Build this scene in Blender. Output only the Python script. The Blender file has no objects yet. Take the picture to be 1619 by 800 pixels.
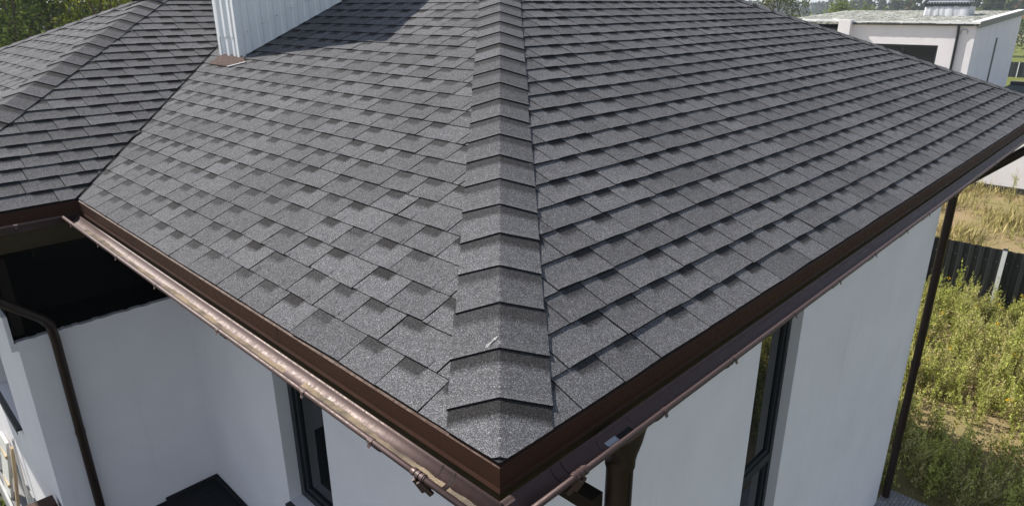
import bpy, math, random
import numpy as np
from mathutils import Vector, Matrix

random.seed(7)
RNG = np.random.default_rng(11)
S = bpy.context.scene
COL = S.collection

# ------------------------------------------------------------------ camera
PITCH, YAW, ROLL = math.radians(20.137), math.radians(44.345), math.radians(-0.307)
F = Vector((math.cos(YAW)*math.cos(PITCH), math.sin(YAW)*math.cos(PITCH), -math.sin(PITCH)))
R0 = F.cross(Vector((0, 0, 1))).normalized()
U0 = R0.cross(F)
CR = R0*math.cos(ROLL) + U0*math.sin(ROLL)
CU = U0*math.cos(ROLL) - R0*math.sin(ROLL)
cam_d = bpy.data.cameras.new('camera')
cam = bpy.data.objects.new('camera', cam_d)
COL.objects.link(cam)
m = Matrix.Identity(4)
for i in range(3):
    m[i][0], m[i][1], m[i][2] = CR[i], CU[i], -F[i]
m.translation = Vector((-1.0693, -1.0966, 1.1743))
cam.matrix_world = m
cam_d.sensor_fit = 'HORIZONTAL'
cam_d.sensor_width = 36
cam_d.lens = 1065.6/1619*36
cam_d.clip_start = 0.05
cam_d.clip_end = 5000
S.camera = cam

# ------------------------------------------------------------------ light
SUN_EL = math.radians(43.5)
SAZ = math.atan2(-.285, .958)                     # from +Y, towards -X
SUNV = Vector((math.sin(SAZ)*math.cos(SUN_EL), math.cos(SAZ)*math.cos(SUN_EL), math.sin(SUN_EL)))
w = bpy.data.worlds.new('World'); S.world = w; w.use_nodes = True
wn = w.node_tree; wn.nodes.clear()
sky = wn.nodes.new('ShaderNodeTexSky'); sky.sky_type = 'NISHITA'; sky.sun_disc = False
sky.sun_elevation = SUN_EL; sky.sun_rotation = SAZ % (2*math.pi)
sky.air_density = 1.0; sky.dust_density = .35; sky.altitude = 100
bg = wn.nodes.new('ShaderNodeBackground'); bg.inputs[1].default_value = 0.118
wo = wn.nodes.new('ShaderNodeOutputWorld')
hs = wn.nodes.new('ShaderNodeHueSaturation'); hs.inputs['Saturation'].default_value = .60
wn.links.new(sky.outputs[0], hs.inputs['Color']); wn.links.new(hs.outputs[0], bg.inputs[0]); wn.links.new(bg.outputs[0], wo.inputs[0])
sl = bpy.data.lights.new('sun', 'SUN'); sl.energy = 5.0; sl.angle = math.radians(.5); sl.color = (1, .95, .865)
so = bpy.data.objects.new('sun', sl); COL.objects.link(so)
so.rotation_euler = SUNV.to_track_quat('Z', 'Y').to_euler()
so.location = (0, 0, 30)
vs = S.view_settings
S.display_settings.display_device = 'sRGB'
vs.view_transform = 'Standard'; vs.look = 'None'; vs.exposure = 0.55; vs.gamma = 1; vs.use_curve_mapping = False

# ------------------------------------------------------------------ materials
MATS = {}
class NT:
    def __init__(s, name, rough=.8, spec=.3):
        s.m = bpy.data.materials.new(name); s.m.use_nodes = True
        s.t = s.m.node_tree; s.b = s.t.nodes['Principled BSDF']
        s.b.inputs['Roughness'].default_value = rough
        s.b.inputs['Specular IOR Level'].default_value = spec
        MATS[name] = s.m
    def n(s, typ, **k):
        x = s.t.nodes.new(typ)
        for a, v in k.items(): setattr(x, a, v)
        return x
    def set(s, node, idx, val):
        if hasattr(val, 'is_output') or isinstance(val, bpy.types.NodeSocket): s.t.links.new(val, node.inputs[idx])
        else: node.inputs[idx].default_value = val
    def math(s, op, a, b=None, clamp=False):
        x = s.n('ShaderNodeMath', operation=op, use_clamp=clamp); s.set(x, 0, a)
        if b is not None: s.set(x, 1, b)
        return x.outputs[0]
    def mix(s, f, a, b, blend='MIX'):
        x = s.n('ShaderNodeMix', data_type='RGBA', blend_type=blend)
        s.set(x, 0, f)
        for i, v in ((6, a), (7, b)):
            s.set(x, i, v if isinstance(v, bpy.types.NodeSocket) else (*v, 1))
        return x.outputs[2]
    def noise(s, vec, scale, detail=4, rough=.55, dist=0):
        x = s.n('ShaderNodeTexNoise'); s.set(x, 'Scale', scale); s.set(x, 'Detail', detail); s.set(x, 'Roughness', rough); s.set(x, 'Distortion', dist)
        if vec is not None: s.t.links.new(vec, x.inputs['Vector'])
        return x.outputs[0]
    def ramp(s, f, stops):
        x = s.n('ShaderNodeValToRGB'); e = x.color_ramp.elements
        while len(e) < len(stops): e.new(.5)
        for i, (p, c) in enumerate(stops):
            e[i].position = p; e[i].color = (c, c, c, 1) if not hasattr(c, '__len__') else (*c, 1)
        s.set(x, 0, f); return x.outputs[0]
    def mrange(s, v, a, b, c=0., d=1.):
        x = s.n('ShaderNodeMapRange'); s.set(x, 0, v); s.set(x, 1, a); s.set(x, 2, b); s.set(x, 3, c); s.set(x, 4, d)
        return x.outputs[0]
    def pos(s): return s.n('ShaderNodeNewGeometry').outputs['Position']
    def obj(s): return s.n('ShaderNodeTexCoord').outputs['Object']
    def bump(s, h, st, dist=.01):
        x = s.n('ShaderNodeBump'); s.set(x, 'Strength', st); s.set(x, 'Distance', dist); s.t.links.new(h, x.inputs['Height'])
        s.t.links.new(x.outputs[0], s.b.inputs['Normal'])
    def col(s, c): s.set(s.b, 'Base Color', c if isinstance(c, bpy.types.NodeSocket) else (*c, 1))

def simple(name, c, rough=.6, spec=.4, var=.12, scale=6, metal=0, bump=0):
    t = NT(name, rough, spec)
    f = t.noise(t.pos(), scale, 5)
    a = [x*(1-var) for x in c]; b = [min(1, x*(1+var)) for x in c]
    t.col(t.mix(f, a, b)); t.b.inputs['Metallic'].default_value = metal
    r = t.mrange(t.noise(t.pos(), scale*3, 3), .3, .7, rough*.85, min(1, rough*1.15)); t.set(t.b, 'Roughness', r)
    if bump: t.bump(t.noise(t.pos(), 90, 4), bump, .004)
    return t.m

# asphalt shingles: mineral granules, printed dark band below each butt
def shingle():
    t = NT('shingle_granules', .92, .15)
    uv = t.n('ShaderNodeUVMap', uv_map='plane').outputs[0]
    tab = t.n('ShaderNodeUVMap', uv_map='tab').outputs[0]
    rnd = t.n('ShaderNodeAttribute', attribute_name='rnd').outputs['Fac']
    sc = t.n('ShaderNodeVectorMath', operation='SCALE'); t.t.links.new(uv, sc.inputs[0]); sc.inputs['Scale'].default_value = 1.0
    vo = t.n('ShaderNodeTexVoronoi', feature='F1', voronoi_dimensions='2D'); t.t.links.new(sc.outputs[0], vo.inputs['Vector']); vo.inputs['Scale'].default_value = 500
    sep = t.n('ShaderNodeSeparateColor'); t.t.links.new(vo.outputs['Color'], sep.inputs[0])
    g = t.ramp(sep.outputs[0], [(0, (.050, .0485, .050)), (.38, (.092, .090, .092)), (.68, (.150, .146, .148)), (.92, (.235, .230, .232)), (1, (.44, .435, .435))])
    hue = t.mix(sep.outputs[1], (1.02, .985, .975), (.93, .985, 1.09))
    g = t.mix(1, g, hue, 'MULTIPLY')
    # tab-to-tab and larger mottling
    big = t.noise(uv, 1.1, 4); fine = t.noise(uv, 26, 4, .7)
    k = t.math('ADD', t.math('MULTIPLY', big, .35), t.math('MULTIPLY', rnd, .22))
    k = t.math('ADD', k, t.math('MULTIPLY', fine, .42)); k = t.math('ADD', k, .31)
    kk = t.n('ShaderNodeCombineColor')
    for i in range(3): t.set(kk, i, k)
    g = t.mix(1, g, kk.outputs[0], 'MULTIPLY')
    # printed band
    sx = t.n('ShaderNodeSeparateXYZ'); t.t.links.new(tab, sx.inputs[0])
    jit = t.math('MULTIPLY', t.math('SUBTRACT', t.noise(uv, 60, 3, .7), .5), .035)
    x = t.math('ADD', sx.outputs[0], jit); y = t.math('ADD', sx.outputs[1], jit)
    mx = t.math('MULTIPLY', t.mrange(x, .122, .108), t.mrange(x, -.02, -.01))
    my = t.mrange(y, .058, .036)
    mk = t.math('MULTIPLY', t.math('MULTIPLY', mx, my), t.mrange(rnd, 0, 1, .6, 1))
    dark = t.mix(1, g, (.22, .212, .205), 'MULTIPLY')
    # lichen / rusty flecks
    st = t.mrange(t.noise(uv, 3.3, 5, .7), .66, .74)
    warm = t.mix(1, g, (1.18, 1.0, .84), 'MULTIPLY')
    g = t.mix(t.math('MULTIPLY', st, .5), g, warm)
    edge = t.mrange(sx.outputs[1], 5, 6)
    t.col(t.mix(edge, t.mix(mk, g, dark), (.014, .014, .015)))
    t.bump(sep.outputs[2], .55, .003)
    return t.m
SH = shingle()
UNDER = simple('bitumen_black', (.012, .012, .013), .9, .2)

def plaster():
    t = NT('white_plaster', .9, .15)
    p = t.pos()
    a = t.noise(p, 1.6, 6, .6); b = t.noise(p, 240, 3, .6); c = t.noise(p, 9, 6, .7)
    base = t.mix(t.mrange(a, .3, .7), (.745, .715, .735), (.81, .78, .80))
    base = t.mix(t.mrange(c, .62, .8, 0, .35), base, (.56, .55, .53))
    # rain streaks under the eaves and splash dirt: stretched in z
    mp = t.n('ShaderNodeMapping'); t.t.links.new(p, mp.inputs[0]); mp.inputs['Scale'].default_value = (7, 7, .35)
    s = t.mrange(t.noise(mp.outputs[0], 1, 5, .65), .6, .78, 0, .22)
    base = t.mix(s, base, (.5, .49, .47))
    t.col(base); t.bump(t.math('ADD', t.math('MULTIPLY', b, .5), t.math('MULTIPLY', t.noise(p, 22, 5, .6), 1.6)), .3, .006)
    return t.m
PLASTER = plaster()

def brown_metal(name, c, rough, dusty=.16, spec=.3):
    t = NT(name, rough, spec)
    p = t.pos()
    n1 = t.noise(p, 5, 5, .6); n2 = t.noise(p, 60, 4, .7)
    base = t.mix(n1, [x*.85 for x in c], [x*1.15 for x in c])
    dust = t.mrange(n2, .55, .78, 0, dusty)
    base = t.mix(dust, base, (.22, .18, .15))
    t.col(base)
    t.b.inputs['Specular Tint'].default_value = (1, .81, .77, 1)
    t.set(t.b, 'Roughness', t.mrange(n2, .3, .7, rough*.8, rough*1.4))
    t.bump(n1, .05, .01)
    return t.m
FASCIA_M = brown_metal('brown_fascia_steel', (.040, .0185, .0115), .5, .05, .2)
GUT_M = brown_metal('brown_gutter_steel', (.050, .029, .0265), .50, .08, .66)
PIPE_M = brown_metal('brown_pipe_steel', (.021, .0135, .0095), .34, .08, .45)
WOOD = simple('raw_board', (.062, .046, .027), .85, .2, .3, 12)
BLACK = simple('void_shade_black', (.006, .006, .006), .95, .05)  # near-black that paints the shade under the wing eave
FLOORM = simple('black_felt', (.012, .014, .017), .85, .2, .5, 15, bump=.5)
ANTH = simple('anthracite_frame', (.018, .022, .026), .45, .4)
SEAL = simple('black_seal', (.008, .008, .008), .7, .3)
DARKIN = simple('room_interior', (.03, .03, .032), .9, .1)

def glass():
    t = NT('window_glass', .015, .45)
    t.col((.008, .009, .010)); t.b.inputs['IOR'].default_value = 1.5
    t.bump(t.noise(t.pos(), 1.3, 2), .02, .02)
    return t.m
GLASS = glass()

def silt():
    t = NT('gutter_silt', .95, .1)
    p = t.pos()
    n = t.noise(p, 320, 3, .8); a = t.noise(p, 5, 4, .6)
    c = t.mix(t.mrange(a, .42, .58), (.42, .33, .23), (.20, .17, .135))
    c = t.mix(t.mrange(n, .35, .65), [.03, .026, .02], c) if False else t.mix(1, c, t.ramp(n, [(.3, .35), (.7, 1.3)]), 'MULTIPLY')
    t.col(c); t.bump(n, .9, .004)
    return t.m
SILT = silt()

def clad():
    t = NT('pale_trapezoid_sheet', .42, .4)
    p = t.pos(); n = t.noise(p, 4, 5)
    t.col(t.mix(n, (.72, .735, .75), (.78, .79, .80)))
    return t.m
CLAD = clad()
FLASH = brown_metal('reddish_flashing', (.060, .038, .033), .75, .08, .12)

def ground_mat():
    t = NT('ground_soil', .97, .08)
    p = t.pos()
    a = t.noise(p, .35, 6, .65); b = t.noise(p, 3.5, 6, .7); c = t.noise(p, 40, 4, .75)
    soil = t.mix(b, (.27, .185, .105), (.42, .31, .19))
    dry = t.mix(b, (.22, .18, .075), (.34, .29, .14))
    green = t.mix(b, (.15, .135, .11), (.24, .22, .185))
    g = t.mix(t.mrange(a, .42, .56), soil, dry)
    sx = t.n('ShaderNodeSeparateXYZ'); t.t.links.new(p, sx.inputs[0])
    far = t.mrange(sx.outputs[0], 40, 60)
    lawn = t.mix(t.mrange(a, .55, .68), t.mix(b, (.11, .14, .03), (.19, .2, .06)), (.24, .2, .09))
    g = t.mix(far, g, lawn)
    south = t.mrange(sx.outputs[1], -2.5, -4.5); south = t.math('MULTIPLY', south, t.mrange(sx.outputs[0], 26, 20))
    g = t.mix(south, g, t.mix(b, (.035, .05, .015), (.08, .09, .03)))  # unseen ground south of the house, darkened to cut bounce onto its wall
    near = t.mrange(sx.outputs[0], 2, -1); near = t.math('MULTIPLY', near, t.mrange(sx.outputs[1], -4.5, -2.5))
    g = t.mix(near, g, green)
    g = t.mix(1, g, t.ramp(c, [(.25, .55), (.75, 1.3)]), 'MULTIPLY')
    t.col(g); t.bump(c, .8, .03)
    return t.m
GROUND = ground_mat()
def paver():
    t = NT('grey_pavers', .85, .2)
    br = t.n('ShaderNodeTexBrick'); t.t.links.new(t.pos(), br.inputs[0])
    br.inputs['Scale'].default_value = 5; br.inputs['Color1'].default_value = (.26, .26, .27, 1); br.inputs['Color2'].default_value = (.34, .34, .345, 1)
    br.inputs['Mortar'].default_value = (.09, .085, .08, 1); br.inputs['Mortar Size'].default_value = .015
    t.col(t.mix(1, br.outputs[0], t.ramp(t.noise(t.pos(), 30, 4), [(.2, .75), (.8, 1.15)]), 'MULTIPLY'))
    return t.m
PAVER = paver()
def gravel():
    t = NT('roof_gravel', .95, .1)
    vo = t.n('ShaderNodeTexVoronoi'); t.t.links.new(t.pos(), vo.inputs['Vector']); vo.inputs['Scale'].default_value = 4.5
    sep = t.n('ShaderNodeSeparateColor'); t.t.links.new(vo.outputs['Color'], sep.inputs[0])
    n = t.noise(t.pos(), 1.2, 4)
    g = t.ramp(sep.outputs[0], [(0, (.16, .165, .14)), (.45, (.27, .275, .24)), (.8, (.38, .38, .35)), (1, (.52, .51, .48))])
    t.col(t.mix(1, g, t.ramp(n, [(.3, .75), (.7, 1.1)]), 'MULTIPLY'))
    t.bump(vo.outputs['Distance'], 1, .08)
    return t.m
GRAVEL = gravel()
TARP = simple('pale_tarp', (.55, .55, .58), .5, .4, .15, 3, bump=.3)
FENCE_M = simple('anthracite_sheet', (.016, .0175, .019), .5, .4)
POST_M = simple('white_post_paint', (.62, .62, .63), .5, .4)
CREAM = simple('cream_render', (.55, .47, .36), .9, .1)
TILE = simple('brown_roof_tile', (.16, .07, .05), .9, .1)

def leaf_mat(name, trans=.35):
    t = NT(name, .75, .08)
    col = t.n('ShaderNodeAttribute', attribute_name='tint').outputs['Color']
    t.t.links.new(col, t.b.inputs['Base Color'])
    tr = t.n('ShaderNodeBsdfTranslucent'); t.t.links.new(col, tr.inputs[0])
    mx = t.n('ShaderNodeMixShader'); mx.inputs[0].default_value = trans
    t.t.links.new(t.b.outputs[0], mx.inputs[1]); t.t.links.new(tr.outputs[0], mx.inputs[2])
    t.t.links.new(mx.outputs[0], t.t.nodes['Material Output'].inputs[0])
    return t.m
LEAF = leaf_mat('leaf'); WEED = leaf_mat('weed_leaf', .4)
BARK = simple('bark', (.10, .075, .055), .95, .1, .4, 14, bump=.6)

# ------------------------------------------------------------------ builders
def tag(o, label, cat, group=None, kind=None):
    if label: o['label'] = label
    if cat: o['category'] = cat
    if group: o['group'] = group
    if kind: o['kind'] = kind
    return o
def empty(name, loc, label, cat, group=None):
    o = bpy.data.objects.new(name, None); COL.objects.link(o); o.location = loc; o.empty_display_size = .2
    return tag(o, label, cat, group)

class MB:
    def __init__(s): s.v = []; s.f = []; s.smooth = []
    def add(s, vs, fs, smooth=False):
        b = len(s.v); s.v += [tuple(x) for x in vs]
        for f in fs: s.f.append([b+i for i in f]); s.smooth.append(smooth)
        return s
    def box(s, x0, y0, z0, x1, y1, z1):
        v = [(x0,y0,z0),(x1,y0,z0),(x1,y1,z0),(x0,y1,z0),(x0,y0,z1),(x1,y0,z1),(x1,y1,z1),(x0,y1,z1)]
        return s.add(v, [(3,2,1,0),(4,5,6,7),(0,1,5,4),(1,2,6,5),(2,3,7,6),(3,0,4,7)])
    def beam(s, a, b, wd, ht, up=(0,0,1)):
        a, b = Vector(a), Vector(b); d = (b-a).normalized(); r = d.cross(Vector(up)).normalized(); u = r.cross(d)
        v = [p + r*i*wd/2 + u*j*ht/2 for p in (a, b) for i, j in ((-1,-1),(1,-1),(1,1),(-1,1))]
        return s.add(v, [(3,2,1,0),(4,5,6,7),(0,1,5,4),(1,2,6,5),(2,3,7,6),(3,0,4,7)])
    def tube(s, pts, r, n=14, cap=True):
        pts = [Vector(p) for p in pts]; k = len(pts)
        rr = r if hasattr(r, '__len__') else [r]*k
        ref = None; rings = []
        for i in range(k):
            d = (pts[min(i+1, k-1)]-pts[max(i-1, 0)]).normalized()
            if ref is None: ref = d.cross(Vector((0,0,1)) if abs(d.z) < .9 else Vector((1,0,0))).normalized()
            ref = (ref - d*ref.dot(d)).normalized(); bi = d.cross(ref)
            rings.append([pts[i] + (ref*math.cos(a)+bi*math.sin(a))*rr[i] for a in (2*math.pi*j/n for j in range(n))])
        v = [p for ring in rings for p in ring]
        s.add(v, [(i*n+j, i*n+(j+1)%n, (i+1)*n+(j+1)%n, (i+1)*n+j) for i in range(k-1) for j in range(n)], True)
        if cap:
            s.add(rings[0], [tuple(reversed(range(n)))]); s.add(rings[-1], [tuple(range(n))])
        return s
    def sweep(s, prof, fn, ts, closed=False):
        """prof: list of (q, z); fn(t, q, z) -> point"""
        n = len(prof); v = [fn(t, q, z) for t in ts for q, z in prof]
        m_ = n if closed else n-1
        return s.add(v, [(i*n+j, i*n+(j+1)%n, (i+1)*n+(j+1)%n, (i+1)*n+j) for i in range(len(ts)-1) for j in range(m_)], True)
    def build(s, name, mat, parent=None, bevel=0, loc=None):
        me = bpy.data.meshes.new(name); me.from_pydata(s.v, [], s.f); me.materials.append(mat)
        me.polygons.foreach_set('use_smooth', s.smooth); me.update()
        o = bpy.data.objects.new(name, me); COL.objects.link(o)
        if parent:
            o.parent = parent; o.matrix_parent_inverse = parent_world(parent).inverted()
        if bevel:
            b = o.modifiers.new('bevel', 'BEVEL'); b.width = bevel; b.segments = 2; b.limit_method = 'ANGLE'
        return o
def parent_world(p):
    mw = Matrix.Identity(4)
    chain = []
    while p: chain.append(p); p = p.parent
    for q in reversed(chain):
        mw = mw @ (q.matrix_parent_inverse if q.parent else Matrix.Identity(4)) @ Matrix.LocRotScale(q.location, q.rotation_euler, q.scale)
    return mw

# ------------------------------------------------------------------ terrain
def gz(x, y):
    a = np.clip((1.5-np.asarray(x, float))/3, 0, 1); b = np.clip((np.asarray(y, float)-2.5)/2.5, 0, 1)
    a = a*a*(3-2*a); b = b*b*(3-2*b)
    return -6 + 1.75*a*b
def build_ground():
    g = np.unique(np.concatenate([np.linspace(-60, 60, 61), np.linspace(-8, 34, 85), np.linspace(-2500, 2500, 41)]))
    X, Y = np.meshgrid(g, g, indexing='ij'); Z = gz(X, Y)
    near = (np.abs(X) < 40) & (np.abs(Y) < 40)
    Z = Z + np.where(near, RNG.normal(0, .02, X.shape), 0)
    n = len(g); v = np.stack([X, Y, Z], -1).reshape(-1, 3)
    f = [(i*n+j, (i+1)*n+j, (i+1)*n+j+1, i*n+j+1) for i in range(n-1) for j in range(n-1)]
    mb = MB(); mb.v = [tuple(p) for p in v]; mb.f = f; mb.smooth = [True]*len(f)
    o = mb.build('ground', GROUND); o['kind'] = 'structure'
    mb = MB(); mb.box(-1, -.55, -6.2, 9.22, .775, -5.95)
    o = mb.build('pavement', PAVER); o['kind'] = 'structure'
build_ground()

# ------------------------------------------------------------------ the house
TH = math.radians(23.5); st, ct, tn = math.sin(TH), math.cos(TH), math.tan(TH)
W, DM, LY, WW, WD, OV = 9.54, 9.914, 3.914, 1.235, 6.0, .775
EXP = .1428; TB = .0092
house = empty('house', (3, 3, -6), 'white rendered house with a grey shingled hip roof and brown gutters', 'house')

def clip(poly, planes):
    """poly: list of tuples (u, v, ...); planes: (a, b, c) keep a*u+b*v+c >= 0"""
    for a, b, c in planes:
        if not poly: return poly
        out = []
        for i, p in enumerate(poly):
            q = poly[(i+1) % len(poly)]
            dp, dq = a*p[0]+b*p[1]+c, a*q[0]+b*q[1]+c
            if dp >= 0: out.append(p)
            if (dp >= 0) != (dq >= 0):
                t = dp/(dp-dq); out.append(tuple(x+(y-x)*t for x, y in zip(p, q)))
        poly = out
    return poly

class ShingleMesh:
    def __init__(s): s.v = []; s.f = []; s.uv = []; s.tab = []; s.rnd = []
    def poly(s, pts, fn, rnd):
        if len(pts) < 3: return
        b = len(s.v)
        for p in pts:
            s.v.append(fn(*p[:3])); s.uv.append((p[0]+31.7*0, p[1])); s.tab.append((p[3], p[4])); s.rnd.append(rnd)
        s.f.append(list(range(b, b+len(pts))))
    def build(s, name, parent, off):
        me = bpy.data.meshes.new(name); me.from_pydata(s.v, [], s.f); me.materials.append(SH)
        a = me.uv_layers.new(name='plane'); t = me.uv_layers.new(name='tab')
        li = np.empty(len(me.loops), int); me.loops.foreach_get('vertex_index', li)
        uv = np.array(s.uv)+off
        a.data.foreach_set('uv', uv[li].ravel()); t.data.foreach_set('uv', np.array(s.tab)[li].ravel())
        at = me.attributes.new('rnd', 'FLOAT', 'POINT'); at.data.foreach_set('value', s.rnd)
        me.update()
        o = bpy.data.objects.new(name, me); COL.objects.link(o)
        o.parent = parent; o.matrix_parent_inverse = parent_world(parent).inverted()
        return o

def slots_for(course, umin, umax, rng):
    """slot positions along a course: 1 m strips of a wide and three narrow tabs"""
    u = umin - 1.2 - rng.random()*.0 - ((course*.3667) % 1.0)
    out = []
    while u < umax + 1:
        for wd in (.333, .222, .222, .222):
            u += wd + rng.normal(0, .006); joint = False
            out.append(u)
    return out

def roof_slope(name, org, ud, vd, nd, planes, umax, vmax, seed, nh=2, tb=None):
    TB_ = tb or TB
    org, ud, vd, nd = map(Vector, (org, ud, vd, nd)); rng = np.random.default_rng(seed)
    fn = lambda u, v, h: tuple(org + ud*u + vd*v + nd*h)
    sm = ShingleMesh()
    # bitumen deck under the tabs
    n = int(vmax/EXP)+2
    prev = None
    for i in range(-0, n):
        v0 = i*EXP + rng.normal(0, .0012); v1 = v0 + EXP + .007
        if v0 > vmax: break
        sl_ = slots_for(i, 0, umax, rng)
        raised = [(s_-.118, s_) for s_ in prev] if prev else []
        nxt_y = i*EXP+EXP
        for ua, ub in zip(sl_[:-1], sl_[1:]):
            if ub < -.3 or ua > umax+.3: continue
            mid = (ua+ub)/2
            r = rng.random(); lift = rng.normal(0, .0009); gap = (.0034 if tb else .0025) if rng.random() < .87 else .0009
            a, b = ua+gap, ub-gap
            br = [a, b]
            for p, q in raised:
                for e in (p-.003, p+.002, q-.002, q+.003):
                    if a+.002 < e < b-.002: br.append(e)
            br = sorted(br)
            def prof(u):
                k = 0
                for p, q in raised:
                    if p-.003 < u < q+.003: k = max(k, min(1, min((u-(p-.003))/.005, ((q+.003)-u)/.005)))
                return k
            skew = rng.normal(0, .0014)
            for c0, c1 in zip(br[:-1], br[1:]):
                k0, k1 = prof(c0), prof(c1)
                hf = min(1, max(.12, min(a_*(c0+c1)/2+b_*v0+c_ for a_, b_, c_ in planes[:nh])/.12-1.2))
                h0 = (TB_+lift+.0030*k0)*hf; h1 = (TB_+lift+.0030*k1)*hf
                b0, b1 = v0+skew*(c0-mid)/.1, v0+skew*(c1-mid)/.1
                vm = v0+.06; hm = .0046*hf
                q1 = [(c0, b0, h0, ub-c0, nxt_y-b0), (c1, b1, h1, ub-c1, nxt_y-b1), (c1, vm, hm, ub-c1, nxt_y-vm), (c0, vm, hm, ub-c0, nxt_y-vm)]
                q2 = [(c0, vm, hm, ub-c0, nxt_y-vm), (c1, vm, hm, ub-c1, nxt_y-vm), (c1, v1, .0008, ub-c1, nxt_y-v1), (c0, v1, .0008, ub-c0, nxt_y-v1)]
                sm.poly(clip(q1, planes), fn, r); sm.poly(clip(q2, planes), fn, r)
                sm.poly(clip([(c0, b0, -.002, 9, 9), (c1, b1, -.002, 9, 9), (c1, b1, h1, 9, 9), (c0, b0, h0, 9, 9)], planes), fn, r*.2)
            for c, sg in ((a, 1), (b, -1)):
                hf = min(1, max(.12, min(a_*c+b_*v0+c_ for a_, b_, c_ in planes[:nh])/.12-1.2))
                hb = (TB_+lift+.0030*prof(c))*hf
                q = [(c, v0, -.002, 9, 9), (c+sg*1e-5, v0, hb, 9, 9), (c+sg*1e-5, v1, .0008, 9, 9), (c, v1, -.002, 9, 9)]
                sm.poly(clip(q, planes), fn, r*.2)
        prev = sl_
    o = sm.build(name, house, (seed*7.3, seed*3.1))
    return o

def deck(name, pts, mat=UNDER, parent=None, drop=.003, nd=(0, 0, 1), th=.02):
    nd = Vector(nd); a = [Vector(p)-nd*drop for p in pts]; b = [p-nd*th for p in a]; n = len(pts)
    return MB().add(a+b, [tuple(range(n)), tuple(reversed(range(n, 2*n)))]+[(i, (i+1) % n, (i+1) % n+n, i+n)[::-1] for i in range(n)]).build(name, mat, parent or house)

NL, NR = (-st, 0, ct), (0, -st, ct)
# west slope (left of the near hip), south slope (right), wing slopes; u along eave, p = v*ct in plan
o = roof_slope('roof_slope', (0, 0, 0), (0, 1, 0), (ct, 0, st), NL, [(1, -ct, .0), (-1, -ct, DM), (-1, ct, LY-.02), (0, 1, .004)], DM, W/2/ct, 1, 2, .0066)
o['label'] = 'sunlit roof slope left of the near hip, carrying the chimney'
o = roof_slope('roof_slope', (0, 0, 0), (1, 0, 0), (0, ct, st), NR, [(1, -ct, .0), (-1, -ct, W), (0, 1, .004)], W, W/2/ct, 2)
o['label'] = 'wide darker roof slope right of the near hip'
o = roof_slope('roof_slope', (-WW, LY, 0), (1, 0, 0), (0, ct, st), NR, [(1, -ct, 0), (-1, ct, WW-.02), (0, 1, .004)], WW+3.2, 3/ct, 3, 1)
o['label'] = 'dark roof slope of the side wing facing the camera'
o = roof_slope('roof_slope', (-WW, LY, 0), (0, 1, 0), (ct, 0, st), NL, [(1, -ct, 0), (-1, -ct, WD), (0, 1, .004)], WD, 3/ct, 4, 2, .0066)
o['label'] = 'pale sunlit far roof slope of the side wing'
A = W/2; hA = A*tn
deck('roof_deck', [(0,0,0), (A,A,hA), (A,DM-A,hA), (3, LY+3, 3*tn), (0, LY, 0)], nd=NL)
deck('roof_deck', [(0,0,0), (W,0,0), (A,A,hA)], nd=NR)
deck('roof_deck', [(-WW,LY,0), (0,LY,0), (3,LY+3,3*tn), (-WW+3,LY+3,3*tn)], nd=NR)
deck('roof_deck', [(-WW,LY,0), (-WW+3,LY+3,3*tn), (-WW,LY+WD,0)], nd=NL)

def plain_slope(pts, ud, vd, seed):
    ud, vd = Vector(ud), Vector(vd); sm = ShingleMesh(); o0 = Vector(pts[0])
    P = [((Vector(p)-o0).dot(ud), (Vector(p)-o0).dot(vd), 0, 9, 9) for p in pts]
    nd = ud.cross(vd)
    sm.poly(P, lambda u, v, h: tuple(o0+ud*u+vd*v+nd*h), .5)
    return sm.build('roof_slope', house, (seed, seed))
plain_slope([(W,0,0), (W,DM,0), (A,DM-A,hA), (A,A,hA)], (0,1,0), (-ct,0,st), 9)
plain_slope([(W,DM,0), (-WW,DM,0), (-WW+3,DM-3,3*tn), (3,DM-3,3*tn), (A,DM-A,hA)], (-1,0,0), (0,-ct,st), 10)

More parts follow.
